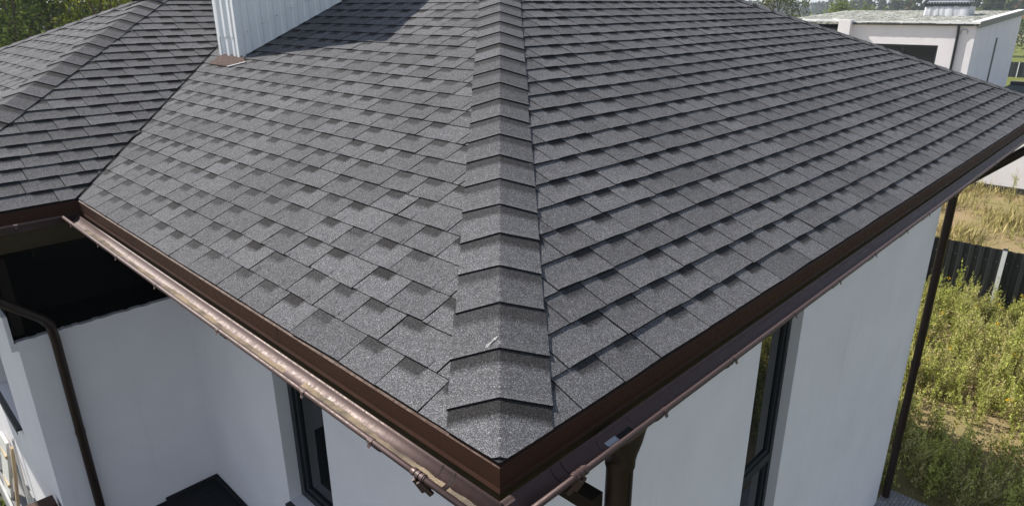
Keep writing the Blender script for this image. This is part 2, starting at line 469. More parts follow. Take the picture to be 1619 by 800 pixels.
# hip and ridge caps: folded pieces lapped up the hip
def cap_strip(name, P0, hd, fa, fb, length, seed, half=.163, ex=.2113, start=.0116, trim=None, label=None):
    """fa/fb: (vd, nd) of the two faces; across dirs are in-face, square to the hip"""
    P0, hd = Vector(P0), Vector(hd).normalized(); rng = np.random.default_rng(seed); sm = ShingleMesh()
    faces = []
    for vd, nd in (fa, fb):
        vd, nd = Vector(vd), Vector(nd); ac = vd - hd*vd.dot(hd); ac = -ac.normalized()
        faces.append((ac, nd, vd))
    mid = (faces[0][1]+faces[1][1]).normalized()
    n = int(length/ex)+1; rows = [(0, 1.), (.05, .72), (.14, .42), (1.22, .1)]
    for k in range(-1, n):
        s0 = start + k*ex + rng.normal(0, .003); r = rng.random(); hw = half+rng.normal(0, .0025); tilt = rng.normal(0, .006)
        if s0 > length: break
        base = .0075; thick = .008
        for fi, (ac, nd, vd) in enumerate(faces):
            ws = [0, .004, hw*.5, hw]
            def fn(s_, w_, h, ac=ac, nd=nd):
                e = max(0, 1-w_/.004)
                nn = (nd*(1-e)+mid*e).normalized()
                return tuple(P0 + hd*s_ + ac*w_ + nn*h )
            pl = [(hd.dot(vd), ac.dot(vd), .003)] if trim else []
            for (ra, ta), (rb, tb) in zip(rows[:-1], rows[1:]):
                for w0, w1 in zip(ws[:-1], ws[1:]):
                    q = []
                    for s_, t_ in ((ra, ta), (rb, tb)):
                        for w_ in ((w0, w1) if s_ == ra else (w1, w0)):
                            sh = s0 + s_*ex + tilt*(w_/.16)*(1 if fi else -1)
                            q.append((sh, w_, base+thick*t_, .05, (s0+ex-sh)*.72))
                    if fi: q = q[::-1]
                    sm.poly(clip(q, pl), fn, r)
            for w0, w1 in zip(ws[:-1], ws[1:]):       # butt
                q = []
                for w_, h in ((w0, -.003), (w1, -.003), (w1, base+thick), (w0, base+thick)):
                    q.append((s0+tilt*(w_/.16)*(1 if fi else -1), w_, h, 9, 9))
                sm.poly(clip(q, pl), fn, r*.2)
            for (ra, ta), (rb, tb) in zip(rows[:-1], rows[1:]):   # long edge
                q = [(s0+ra*ex, hw, -.003, 9, 9), (s0+rb*ex, hw, -.003, 9, 9), (s0+rb*ex, hw+1e-5, base+thick*tb, 9, 9), (s0+ra*ex, hw+1e-5, base+thick*ta, 9, 9)]
                sm.poly(clip(q, pl), fn, r*.2)
    o = sm.build(name, house, (seed*5.1, seed*2.7))
    if label: o['label'] = label
    return o
VL, VR, VE, VB = (ct,0,st), (0,ct,st), (-ct,0,st), (0,-ct,st)
NE, NB = (st,0,ct), (0,st,ct)
hip_near = cap_strip('hip_cap', (0,0,0), (1,1,tn), (VL, NL), (VR, NR), A*math.sqrt(2+tn*tn), 21, trim=True, label='near hip cap row running straight up the middle')
cap_strip('hip_cap', (W,0,0), (-1,1,tn), (VR, NR), (VE, NE), A*math.sqrt(2+tn*tn), 22, trim=True, label='far right hip cap row on the roof skyline')
cap_strip('hip_cap', (-WW,LY,0), (1,1,tn), (VL, NL), (VR, NR), 3*math.sqrt(2+tn*tn), 23, half=.15, trim=True, label='hip cap row of the side wing')
cap_strip('hip_cap', (-WW,LY+WD,0), (1,-1,tn), (VL, NL), (VB, NB), 3*math.sqrt(2+tn*tn), 24, trim=True, label='far hip cap row of the side wing on the skyline')
cap_strip('ridge_cap', (-WW+3,LY+3,3*tn), (1,0,0), (VR, NR), (VB, NB), WW, 25)
cap_strip('ridge_cap', (A,A,hA), (0,1,0), (VL, NL), (VE, NE), DM-2*A, 26)
# white scuff on one near cap
hdn = Vector((1,1,tn)).normalized()
acn = Vector(VL) - hdn*Vector(VL).dot(hdn); acn = -acn.normalized()
mb = MB()
for k in range(26):
    t_ = k/25; c_ = Vector(NL)*.0025 + hdn*(.482-.036*t_+random.uniform(-.004, .004)) + acn*(.006+.034*t_+random.uniform(-.004, .004)) + Vector(NL)*(.0118)
    l_ = random.uniform(.002, .006); d_ = (acn*.8-hdn*.7).normalized(); e_ = Vector(NL).cross(d_)*random.uniform(.0007, .0018)
    mb.add([c_-d_*l_-e_, c_+d_*l_-e_, c_+d_*l_+e_, c_-d_*l_+e_], [(0,1,2,3)])
mb.build('chalk_mark', simple('chalk', (.45,.45,.45), .9, .1), hip_near)
# valley lining
def strip3(p, q, wd, ux, mat, name, lift=.004):
    p, q = Vector(p), Vector(q); s_ = Vector(ux).normalized()*wd/2; z = Vector((0,0,lift))
    return MB().add([p-s_+z, q-s_+z, q+s_+z, p+s_+z], [(0,1,2,3)]).build(name, mat, house)
# valley: two strips in the two planes
p0, p1 = Vector((0,LY,0)), Vector((3,LY+3,3*tn))
v3 = (p1-p0).normalized()
mb = MB()
for vd, nd in ((VL, NL), (VR, NR)):
    ac = Vector(vd)-v3*Vector(vd).dot(v3); ac.normalize(); nn = Vector(nd)*.0012
    mb.add([p0+nn, p1+nn, p1+ac*.02+nn, p0+ac*.02+nn], [(0,1,2,3)])
mb.build('valley_lining', UNDER, house)
# loose turned-up shingle corner and small repair piece beside the valley
for (yy, xx, ln) in ((4.62, .50, .15), (5.62, 1.52, .10)):
    c_ = Vector((xx, yy-.15, xx*tn)) + Vector(NL)*.012
    u_, v_ = Vector((0,1,0)), Vector(VL)
    sm = ShingleMesh()
    q = [(0, 0, .004, 9, 9), (.16, .05, .014, 9, 9), (.17, ln+.03, .004, 9, 9), (.03, ln, .0, 9, 9)]
    sm.poly(q, lambda a, b, h: tuple(c_+u_*a+v_*b+Vector(NL)*h), .9)
    sm.build('valley_shingle', house, (3, 8))

# --- eave trim: (name, start, direction, outward, length, end miters)
RUNS = [('south', (0,0,0), (1,0,0), (0,-1,0), W, 1, 1),
        ('west', (0,0,0), (0,1,0), (-1,0,0), LY, 1, -1),
        ('wing', (-WW,LY,0), (1,0,0), (0,-1,0), WW, 1, -1),
        ('wingwest', (-WW,LY,0), (0,1,0), (-1,0,0), WD, 1, 1),
        ('east', (W,0,0), (0,1,0), (1,0,0), DM, 1, 1)]
def run_fn(start, d, out, L_, m0, m1):
    s_, d, out = Vector(start), Vector(d), Vector(out)
    def fn(t, q, z):            # t in 0..1 ; q outwards ; mitre at both ends
        a = -q*m0; b = L_+q*m1
        return tuple(s_ + d*(a+(b-a)*t) + out*q + Vector((0,0,z)))
    return fn
def at_fn(start, d, out):
    s_, d, out = Vector(start), Vector(d), Vector(out)
    return lambda a, q, z: s_+d*a+out*q+Vector((0,0,z))
RG, QC, ZR = .051, .0795, -.067
MITER = {}
for nm, s0, d, out, L_, m0, m1 in RUNS:
    fn = run_fn(s0, d, out, L_, m0, m1); at = at_fn(s0, d, out)
    ts = np.linspace(0, 1, max(2, int(L_/.5)))
    # drip edge + fascia sheet, closed thin profile with a kicked-out bottom hem
    prof = [(-.035, .011), (.004, -.0045), (.0062, -.006), (.0048, -.074), (.010, -.086), (.0085, -.088), (.002, -.076), (.0035, -.008), (-.035, .008)]
    prof = [(q, z-.0045) for q, z in prof]
    o = MB().sweep(prof, fn, ts, True).build('fascia', FASCIA_M, house)
    for p_ in o.data.polygons: p_.use_smooth = False
    # joints in the sheet
    js = {'south': [2.1, 4.2, 6.3, 8.3], 'west': [1.245, 2.905], 'wing': [], 'wingwest': [2, 4], 'east': [2, 4, 6, 8]}[nm]
    for j in js:
        mb = MB(); c = [at(j-.0014, .0068, -.012), at(j+.0014, .0068, -.012), at(j+.0014, .0056, -.079), at(j-.0014, .0056, -.079)]
        mb.add(c, [(0,1,2,3)] if nm in('south','wing','east') else [(3,2,1,0)]); mb.build('joint', SEAL, o)
        mb = MB(); c = [at(j+.002, .0072, -.0115), at(j+.05, .0072, -.0115), at(j+.05, .0060, -.079), at(j+.002, .0060, -.079)]
        mb.add(c, [(0,1,2,3)]); mb.build('lap', FASCIA_M, o)
    # timber behind
    MB().sweep([(-.005, -.012), (-.03, -.012), (-.03, -.262), (-.005, -.262)], fn, [0, 1], True).build('fascia_board', WOOD, house)
    # gutter: half round with rolled bead
    g = []
    for k in range(15):
        a = .42+(math.pi-.42)*k/14; g.append((QC-RG*math.cos(a), ZR-RG*math.sin(a)))
    bead = [(QC+RG+.002+.0085*math.cos(a), ZR+.001+.0085*math.sin(a)) for a in np.linspace(math.pi*1.05, -math.pi*.75, 11)]
    prof = g + bead
    t2 = ts
    holes = None
    go = MB().sweep(prof, fn, t2).build('gutter', GUT_M, house)
    sd = go.modifiers.new('thick', 'SOLIDIFY'); sd.thickness = .0016; sd.offset = 0
    MITER[nm] = (go, at, fn, L_)
    # brackets: clip over the bead + strap under the gutter
    pos = {'south': [.62, 1.10, 1.64, 2.15, 2.66, 3.2, 3.66, 4.3, 4.95, 5.6, 6.3, 7.05, 7.8, 8.6, 9.3], 'west': [.42, .82, 1.50, 2.19, 2.75, 3.05, 3.58],
           'wing': [.35, .62, .85], 'wingwest': list(np.arange(.5, 6, .7)), 'east': list(np.arange(.5, 9.5, .8))}[nm]
    for a in pos:
        mb = MB()
        pr = [(QC-RG*1.03*math.cos(t), ZR-RG*1.05*math.sin(t)) for t in np.linspace(.5, math.pi, 12)]
        pr += [(QC+RG+.002+.0105*math.cos(t), ZR+.001+.0105*math.sin(t)) for t in np.linspace(-.2, math.pi*.8, 7)]
        pr2 = [(QC+(q-QC)*1.035, ZR+(z-ZR)*1.035-.0006) for q, z in pr]
        mb.sweep(pr+pr2[::-1], lambda t, q, z: tuple(at(t, q, z)), [a-.011, a+.011], True)
        mb.add([at(a-.011, QC+RG+.011, ZR-.006), at(a+.011, QC+RG+.011, ZR-.006), at(a+.006, QC+RG+.017, ZR-.016), at(a-.006, QC+RG+.017, ZR-.016)], [(0,1,2,3)])
        b_ = mb.build('bracket', GUT_M, go)
        for p_ in b_.data.polygons: p_.use_smooth = False
    # sleeve joints with dark seal lines inside
    jn = {'south': [.17, .215, 2.9, 6.4], 'west': [.145, .20, 3.70, 2.86], 'wing': [.95, .55], 'wingwest': [3], 'east': [4]}[nm]
    for j in jn:
        pr = [(QC-(RG-.0016)*math.cos(t), ZR-(RG-.0016)*math.sin(t)) for t in np.linspace(.46, math.pi-.12, 14)]
        MB().sweep(pr, lambda t, q, z: tuple(at(t, q, z)), [j-.0016, j+.0016]).build('seal', SEAL, go)
    if nm in ('south', 'west'):
        # ribbed coupling clip on the outside of the corner piece
        mb = MB(); a = .19 if nm == 'west' else .185
        for k, (w_, e) in enumerate(((.030, .0022), (.006, .0042), (.006, .0042), (.006, .0042))):
            c = a + (0, -.018, 0, .018)[k]
            pr = [(QC-(RG+.001+e)*math.cos(t), ZR-(RG+.001+e)*math.sin(t)) for t in np.linspace(.5, math.pi, 12)]
            pr += [(QC+RG+.002+(.0090+e)*math.cos(t), ZR+.001+(.0090+e)*math.sin(t)) for t in np.linspace(-.1, math.pi*.9, 8)]
            mb.sweep(pr, lambda t, q, z: tuple(at(t, q, z)), [c-w_, c-w_*.9, c+w_*.9, c+w_])
        # draw latch
        mb.beam(at(a-.01, QC+RG+.012, ZR-.012), at(a-.03, QC+RG*.7, ZR-.058), .012, .006, (1,1,0))
        mb.beam(at(a+.012, QC+RG+.012, ZR-.014), at(a+.004, QC+RG*.75, ZR-.066), .008, .005, (1,1,0))
        c_ = mb.build('coupling', GUT_M, go); sd = c_.modifiers.new('thick', 'SOLIDIFY'); sd.thickness = .0022
        c_['label'] = 'ribbed latch coupling'
# silt washed into the near left gutter
go, at, fn, L_ = MITER['west']
def silt_strip(segs, seed, name='silt'):
    rng = np.random.default_rng(seed); mb = MB()
    for a0, a1, th in segs:
        n = int((a1-a0)/.008)+2
        ring = []
        for i in range(n):
            a = a0+(a1-a0)*i/(n-1); e = min(1, i/6, (n-1-i)/6)
            lo = 1.26 + rng.normal(0, .010) + .07*math.sin(a*5.3)+.04*math.sin(a*17)+.03*math.sin(a*71); hi = 2.3 + .1*math.sin(a*3.1+1) + rng.normal(0, .04)
            row = []
            for k in range(9):
                t = lo+(hi-lo)*k/8; prof_ = math.sin(math.pi*k/8)**.7
                r = RG-.0012-th*e*prof_*(.88+.24*rng.random())
                row.append(tuple(at(a, QC-r*math.cos(t), ZR-r*math.sin(t))))
            ring.append(row)
        v = [p for r_ in ring for p in r_]
        mb.add(v, [(i*9+j, i*9+j+1, (i+1)*9+j+1, (i+1)*9+j) for i in range(n-1) for j in range(8)], True)
    return mb.build(name, SILT, go)
silt_strip([(.02, .135, .003), (.155, .95, .006), (1.08, 2.30, .005), (2.42, 2.80, .005), (2.9, 3.58, .007)], 5)

# outlet and downpipe near the front corner, on the south gutter
go, at, fn, L_ = MITER['south']
mb = MB(); rings = []; nn_ = 28
for f, hx, hy, z, oy in ((0, .094, .0535, -.0, 0), (.25, .090, .0535, ZR-.030, 0), (.5, .076, .052, ZR-.070, 0), (.75, .056, .050, ZR-.100, 0), (.9, .0475, .0475, ZR-.125, 0), (1, .047, .047, ZR-.150, 0)):
    z = ZR-.008 if f == 0 else z; ex = 2+2*(1-f)          # superellipse, round towards the pipe
    ring = []
    for k in range(nn_):
        a = 2*math.pi*k/nn_; ca, sa = math.cos(a), math.sin(a)
        r_ = (abs(ca)**ex+abs(sa)**ex)**(-1/ex)
        px_, q_ = hx*r_*ca, hy*r_*sa
        zz = ZR-RG*math.sin(.42)-.004-(.0 if f == 0 else (-z+ZR)*.3) if (q_ < -RG*math.cos(.5) and f < .6) else min(z, ZR-math.sqrt(max(0, (RG+.001)**2-q_*q_))) if f < .8 else z
        ring.append(tuple(at(.465+px_, QC+q_, zz)))
    rings.append(ring)
mb.add([p for r_ in rings for p in r_], [(i_*nn_+k, (i_+1)*nn_+k, (i_+1)*nn_+(k+1) % nn_, i_*nn_+(k+1) % nn_) for i_ in range(len(rings)-1) for k in range(nn_)], True)
hop = mb.build('hopper', PIPE_M, house); sd = hop.modifiers.new('thick', 'SOLIDIFY'); sd.thickness = .002; sd.offset = 1
# pale patch painting the light in the square outlet hole of the gutter
pr = [(QC-(RG-.002)*math.cos(t), ZR-(RG-.002)*math.sin(t)) for t in np.linspace(1.15, 1.95, 6)]
MB().sweep(pr, lambda t, q, z: tuple(at(t, q, z)), [.40, .455]).build('outlet_hole', simple('outlet_light_grey', (.35, .37, .40), .3, .5, metal=.6), go)
pr = [(QC-(RG-.0022)*math.cos(t), ZR-(RG-.0022)*math.sin(t)) for t in np.linspace(1.2, 2.1, 6)]
MB().sweep(pr, lambda t, q, z: tuple(at(t, q, z)), [.46, .53]).build('outlet_hole', SEAL, go)
dp = MB()
px, py = .465, -QC
dp.tube([(px,py,-.175), (px,py,-.215)], .049, 20); dp.tube([(px,py,-.20), (px,py,-.50), (px,py+.03,-.56), (px,py+.10,-.61), (px+.0,.60,-.96), (px,.68,-1.03), (px,.70,-1.12), (px,.70,-5.8)], .0445, 20)
dpo = dp.build('downpipe', PIPE_M, house); dpo['label'] = 'brown swan-neck downpipe below the corner hopper'
MB().beam((px-.005, py+.0+.0445*-1-.001, -.215), (px-.005, py-.0455, -.55), .002, .002, (0,1,0)).build('seam', SEAL, dpo)
# far corner downpipe
dq = MB(); qx, qy = 8.93, .70
dq.tube([(qx,-QC,-.12), (qx,-QC,-.30), (qx,.0,-.40), (qx,qy-.08,-.98), (qx,qy,-1.12), (qx,qy,-5.9)], .052, 16)
for z in (-2.2, -3.6, -5.0): dq.tube([(qx,qy,z-.025), (qx,qy,z+.025)], .062, 16)
dqo = dq.build('downpipe', PIPE_M, house); dqo['label'] = 'dark downpipe at the far right corner of the wall'
for z in (-1.9, -3.1, -4.3, -5.55):
    MB().beam((8.805, .72, z), (8.9, .70, z), .012, .012).build('strap', ANTH, dqo)
# wing downpipe
dw = MB(); dw.tube([(-.9,3.845,-.12), (-.9,3.85,-.2), (-.86,3.89,-.255), (-.28,4.52,-.96), (-.225,4.585,-1.06), (-.212,4.61,-1.2), (-.205,4.61,-3.6)], .034, 18)
dw.tube([(-.21,4.61,-2.0), (-.21,4.61,-2.04)], .0365, 18)
o = dw.build('downpipe', PIPE_M, house); o['label'] = 'dark downpipe bending under the eave of the side wing'
# rafter tail seen below the gutter
MB().beam((.39, -.05, -.343), (.39, .78, -.343), .06, .055).build('rafter', simple('dark_rafter', (.03,.022,.016), .9, .1), house)

# --- walls
def wall_plane(axis, c, th, a0, a1, z0, z1, holes):
    """boxes around rectangular holes; axis 'y': face at y=c, along x ; axis 'x': face at x=c, along y"""
    mb = MB(); As = sorted({a0, a1, *[h[0] for h in holes], *[h[1] for h in holes]})
    for p, q in zip(As[:-1], As[1:]):
        zs = [(z0, z1)]
        for h in holes:
            if h[0] <= p and h[1] >= q: zs = [z for a, b in zs for z in ((a, min(b, h[2])), (max(a, h[3]), b)) if z[1]-z[0] > 1e-4]
        for a, b in zs:
            if axis == 'y': mb.box(p, c, a, q, c+th, b)
            else: mb.box(c, p, a, c+th, q, b)
    return mb.build('wall', PLASTER, house)
GZ = -6.05
WR = (3.605, 4.41, -4.6, -1.05)      # south window
WLh = (2.46, 3.145, -2.44, -1.12)    # west window
o = wall_plane('y', OV, .36, OV, W-OV, GZ, -.2, [WR]); o['label'] = 'white wall under the right eave with a tall window'
o = wall_plane('x', OV, .36, OV+.36, LY+OV, GZ, -.2, [WLh]); o['label'] = 'white wall under the left eave above the terrace'
o = wall_plane('y', LY+OV, .36, -.44, OV+.2, GZ, -1.17, []); o['label'] = 'shaded white wall of the side wing under the dark void'
WX = (5.97, 7.1, -2.52, -1.35)
o = wall_plane('x', -.44, .3, LY+OV+.36, LY+WD-OV, GZ, -1.17, [WX]); o['label'] = 'left end wall of the side wing with a window'
MB().box(-.483, LY+OV+.001, -1.17, -.455, LY+WD-OV, -.95).box(-.4825, LY+OV+.002, -1.235, -.441, LY+OV+.2, -1.171).build('wall', PLASTER, house)
MB().box(W-OV-.36, OV+.36, GZ, W-OV, DM-OV, -.2).box(-.44, DM-OV-.36, GZ, W-OV-.36, DM-OV, -.2).build('wall', PLASTER, house)
# unfinished rim of plaster along the wing wall top
mb = MB(); x = -.44
while x < OV-.02:
    l_ = random.uniform(.02, .07); mb.box(x, LY+OV-.003-random.random()*.003, -1.19-random.random()*.012, min(OV-.01, x+l_), LY+OV+.05, -1.165+random.random()*.008); x += l_
mb.build('plaster_edge', PLASTER, house)
# roof void above the wing wall, its shade painted as black sheets
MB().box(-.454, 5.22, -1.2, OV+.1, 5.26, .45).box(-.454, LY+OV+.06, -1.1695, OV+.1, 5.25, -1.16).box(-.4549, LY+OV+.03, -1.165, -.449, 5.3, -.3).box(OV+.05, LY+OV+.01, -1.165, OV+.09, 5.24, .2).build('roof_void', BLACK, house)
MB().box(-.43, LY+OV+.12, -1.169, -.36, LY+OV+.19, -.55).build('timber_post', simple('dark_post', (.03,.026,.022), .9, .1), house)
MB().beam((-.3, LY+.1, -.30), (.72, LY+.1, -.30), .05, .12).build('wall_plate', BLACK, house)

# terrace with felt floor, upstands, brown capped parapet
ter = MB().box(-1.9, .2, -6.05, OV-.004, LY+OV-.004, -3.06).build('terrace', FLOORM, house)
MB().box(.30, LY+OV-.035, -3.06, OV-.005, LY+OV-.005, -3.025).box(OV-.030, .5, -3.06, OV-.005, LY+OV-.036, -3.02).build('felt_upstand', FLOORM, ter)
MB().box(-1.5, 4.80, -4.2, -.462, 4.98, -2.70).build('parapet', FASCIA_M, house, bevel=.008)

# windows
def window(name, axis, c, hole, depth, label, transoms=(), sill=True):
    a0, a1, z0, z1 = hole; f = .062
    def bx(mb, p, q, za, zb, d0, d1):
        if axis == 'y': mb.box(p, c+d0, za, q, c+d1, zb)
        else: mb.box(c+d0, p, za, c+d1, q, zb)
    d = depth; mb = MB()
    bx(mb, a0, a0+f, z0, z1, d, d+.07); bx(mb, a1-f, a1, z0, z1, d, d+.07)
    bx(mb, a0+f, a1-f, z0, z0+f, d, d+.07); bx(mb, a0+f, a1-f, z1-f, z1, d, d+.07)
    zz = [z0+f]
    for t in transoms:
        bx(mb, a0+f, a1-f, t-.045, t+.045, d+.001, d+.069); zz += [t-.045, t+.045]
    zz.append(z1-f)
    wo_ = mb.build('window', ANTH, house, bevel=.004); wo_['label'] = label
    mb = MB()
    for za, zb in zip(zz[::2], zz[1::2]):                # sash profile
        s_ = .04
        bx(mb, a0+f, a0+f+s_, za, zb, d+.018, d+.062); bx(mb, a1-f-s_, a1-f, za, zb, d+.018, d+.062)
        bx(mb, a0+f+s_, a1-f-s_, za, za+s_, d+.018, d+.062); bx(mb, a0+f+s_, a1-f-s_, zb-s_, zb, d+.018, d+.062)
    mb.build('sash', ANTH, wo_, bevel=.003)
    mb = MB()
    for za, zb in zip(zz[::2], zz[1::2]): bx(mb, a0+f+.03, a1-f-.03, za+.03, zb-.03, d+.036, d+.044)
    mb.build('pane', GLASS, wo_)
    if sill:
        mb = MB(); bx(mb, a0+.004, a1-.004, z0-.03, z0-.002, -.045, d+.0); mb2 = bx(mb, a0+.004, a1-.004, z0-.06, z0-.03, -.045, -.040)
        mb.build('sill', ANTH, wo_, bevel=.004)
window('w', 'y', OV, WR, .085, 'tall narrow dark-framed window with a transom', (-2.78,))
window('w', 'x', OV, WLh, .10, 'dark-framed window with a metal sill above the terrace', ())
window('w', 'x', -.44, WX, .14, 'window in the end wall of the side wing', ())

# --- chimney: long box in pale trapezoidal sheet
def chimney():
    x0, x1, y0, y1 = 1.708, 2.79, 4.968, 5.345
    zt = .742+1.68
    def zr(x): return x*tn - .0                     # roof surface on the west slope
    mb = MB()
    def rib(n0, a, b, pitch):                       # ribbed outline along one side in local coordinate
        out = []; n = max(1, round((b-a)/pitch)); p = (b-a)/n
        for i in range(n):
            s = a+p*i; out += [(s, 0), (s+p*.50, 0), (s+p*.60, .016), (s+p*.90, .016)]
        out.append((b, 0)); return out
    loop = []
    for s, h in rib(0, x0, x1, .118): loop.append((s, y0-h*.45))
    for s, h in rib(0, y0, y1, .126): loop.append((x1+h, s))
    for s, h in rib(0, x0, x1, .118)[::-1]: loop.append((s, y1+h*.45))
    for s, h in rib(0, y0, y1, .126)[::-1]: loop.append((x0-h, s))
    # drop duplicates
    L2 = []
    for p in loop:
        if not L2 or (abs(p[0]-L2[-1][0])+abs(p[1]-L2[-1][1])) > 1e-5: L2.append(p)
    n = len(L2)
    bot = [(x, y, zr(x)+.012) for x, y in L2]; lap = [(x, y, zr(x)+.195) for x, y in L2]; top = [(x, y, zt) for x, y in L2]
    cx, cy = (x0+x1)/2, (y0+y1)/2
    lap2 = [(x+(x-cx)*.003+(.004 if x > cx else -.004), y+(.004 if y > cy else -.004), z-.012) for x, y, z in lap]
    body = MB().add(lap2+top, [(i, (i+1) % n, (i+1) % n+n, i+n) for i in range(n)]+[tuple(range(n, 2*n))]).build('chimney', CLAD, house)
    body['label'] = 'long chimney clad in pale ribbed sheet'
    MB().add(bot+lap, [(i, (i+1) % n, (i+1) % n+n, i+n) for i in range(n)]).build('base_apron', CLAD, body)
    for x, y, s in ((x0, y0, 1), (x0, y1, 1)):      # corner trims
        mb = MB(); yo = -1 if y == y0 else 1
        mb.box(x-.022, min(y-.014*yo*-1, y+.030*-yo), zr(x)+.014, x-.018, max(y-.014*yo*-1, y+.030*-yo), zt)
        mb.box(x-.022, y+.012*yo, zr(x)+.014, x+.035, y+.016*yo, zt)
        mb.build('corner_trim', CLAD, body)
    for k in range(7):                              # screws along the lap on the long side
        x = x0+.08+k*.15; MB().tube([(x, y0-.012, zr(x)+.19), (x, y0-.005, zr(x)+.19)], .0035, 8).build('screw', ANTH, body)
    MB().box(x0-.06, y0-.06, zt+.001, x1+.06, y1+.06, zt+.06).build('cap', ANTH, body, bevel=.006)
    MB().box(x0+.03, y0-.010, zr(x0)+.001, x0+.036, y1+.01, zr(x0)+.05).build('shadow_gap', SEAL, body)
    # apron flashing on the roof at the low side, skirts along both sides
    V, N = Vector(VL), Vector(NL); o0 = Vector((0,0,0))
    def on(p, y, h): return V*(p/ct)+Vector((0,y,0))+N*h
    a = [on(x0+.012, y0-.02, .026), on(x0+.012, y1+.02, .026), on(x0-.145, y1-.03, .0125), on(x0-.150, y0-.155+.1, .0125), on(x0-.055, y0-.20, .0125)]
    b = [p-N*.0025 for p in a]; n = 5
    MB().add(a+b, [tuple(range(n)), tuple(reversed(range(n, 2*n)))]+[(i, i+n, (i+1) % n+n, (i+1) % n) for i in range(n)]).build('flashing', FLASH, body)
    mb = MB()
    e = [on(x0-.06, y0-.21, .013), on(x0-.155, y0-.05, .013)]
    mb.beam(e[0], e[1], .012, .006, N); mb.build('flashing_hem', simple('bare_metal', (.6,.6,.62), .3, .5, metal=.5), body)
    mb = MB()
    mb.add([on(x1+.02, y0-.05, .03), on(x1+.02, y1+.05, .03), on(x1+.20, y1+.1, .013), on(x1+.20, y0-.1, .013)], [(0,1,2,3)])
    mb.build('flashing', ANTH, body)
chimney()

# ------------------------------------------------------------------ neighbouring house (mono-pitch gravel roof)
NX, NY = 32.75, 5.5
nb = empty('neighbour_house', (NX+5, NY+5, -6), 'white flat-roofed neighbour house with gravel roof behind the right slope', 'house')
NT_, SL, ND, NL_ = .42, .044, 9.3, 7.6                 # roof height at the front, slope, depth, length
def nz(x): return NT_ + SL*(x-NX)
def hip_box(mb, x0, y0, x1, y1, z0, dz):              # box with a sloped top
    v = [(x0,y0,z0),(x1,y0,z0),(x1,y1,z0),(x0,y1,z0),(x0,y0,nz(x0)+dz),(x1,y0,nz(x1)+dz),(x1,y1,nz(x1)+dz),(x0,y1,nz(x0)+dz)]
    return mb.add(v, [(3,2,1,0),(4,5,6,7),(0,1,5,4),(1,2,6,5),(2,3,7,6),(3,0,4,7)])
WN = (6.75, 9.3, -2.6, -.50)
mb = MB()
mb.box(NX, NY+.3, -6.1, NX+.3, WN[0], NT_-.12); mb.box(NX, WN[0], -6.1, NX+.3, WN[1], WN[2]); mb.box(NX, WN[0], WN[3], NX+.3, WN[1], NT_-.12); mb.box(NX, WN[1], -6.1, NX+.3, 10.3, NT_-.12)
mb.build('wall', PLASTER, nb)
o = hip_box(MB(), NX, NY, NX+ND, NY+.3, -6.1, -.10).build('wall', PLASTER, nb); o['label'] = 'shaded end wall with a narrow slit window'
MB().box(NX-.35, 10.3, -6.1, NX+.3, 10.82, NT_+.06).build('pier', PLASTER, nb)
mb = MB(); mb.box(NX+.5, 10.82, -6.1, NX+.8, 13.6, NT_-.3); hip_box(mb, NX, 13.6, NX+ND, 13.9, -6.1, -.1); hip_box(mb, NX+ND-.3, NY+.3, NX+ND, 13.6, -6.1, -.1)
mb.build('wall', PLASTER, nb)
# roof slab, gravel, metal edge
rm = hip_box(MB(), NX-.10, NY+.02, NX+ND, 13.88, NT_-.13, -.02)
rm.v = [(x, y, (z if z > NT_+.3 or k >= 4 else nz(x)-.12)) for k, (x, y, z) in enumerate(rm.v)]
roofn = rm.build('roof', GRAVEL, nb)
mb = MB()
for k in range(900):
    x = random.uniform(NX+.1, NX+ND-.4); y = random.uniform(NY+.4, 13.5); r = random.uniform(.02, .05); z = nz(x)-.02
    ang = [random.uniform(.6, 1.2) for _ in range(5)]
    v = [(x+r*a*math.cos(j*1.2566), y+r*a*math.sin(j*1.2566), z-.01) for j, a in enumerate(ang)] + [(x+random.uniform(-.01,.01), y, z+r*random.uniform(.5, 1))]
    mb.add(v, [(j, (j+1) % 5, 5) for j in range(5)])
mb.build('pebbles', GRAVEL, roofn)
EDGE = simple('pale_edge_sheet', (.8, .8, .78), .5, .4)
DEDGE = simple('grey_edge_sheet', (.13, .13, .12), .5, .4)
mb = MB(); mb.box(NX-.14, NY-.12, NT_-.045, NX+.10, 7.0, NT_+.03); mb.box(NX-.06, 7.0, NT_-.02, NX+.05, 10.25, NT_+.02); mb.box(NX+.35, 10.85, NT_-.0, NX+.75, 13.9, NT_+.06)
mb.build('roof_edge', EDGE, roofn)
mb = MB(); x0, x1 = NX-.13, NX+ND+.05
for ya, yb, za, zb in ((NY-.13, NY-.06, -.20, .035),):
    mb.add([(x0,ya,nz(x0)+za),(x1,ya,nz(x1)+za),(x1,yb,nz(x1)+za),(x0,yb,nz(x0)+za),(x0,ya,nz(x0)+zb),(x1,ya,nz(x1)+zb),(x1,yb,nz(x1)+zb),(x0,yb,nz(x0)+zb)], [(3,2,1,0),(4,5,6,7),(0,1,5,4),(1,2,6,5),(2,3,7,6),(3,0,4,7)])
mb.build('verge', DEDGE, roofn)
mb = MB(); mb.add([(x0,NY-.055,nz(x0)+.035),(x1,NY-.055,nz(x1)+.035),(x1,NY+.25,nz(x1)+.03),(x0,NY+.25,nz(x0)+.03)], [(0,1,2,3)]); mb.build('coping', EDGE, roofn)
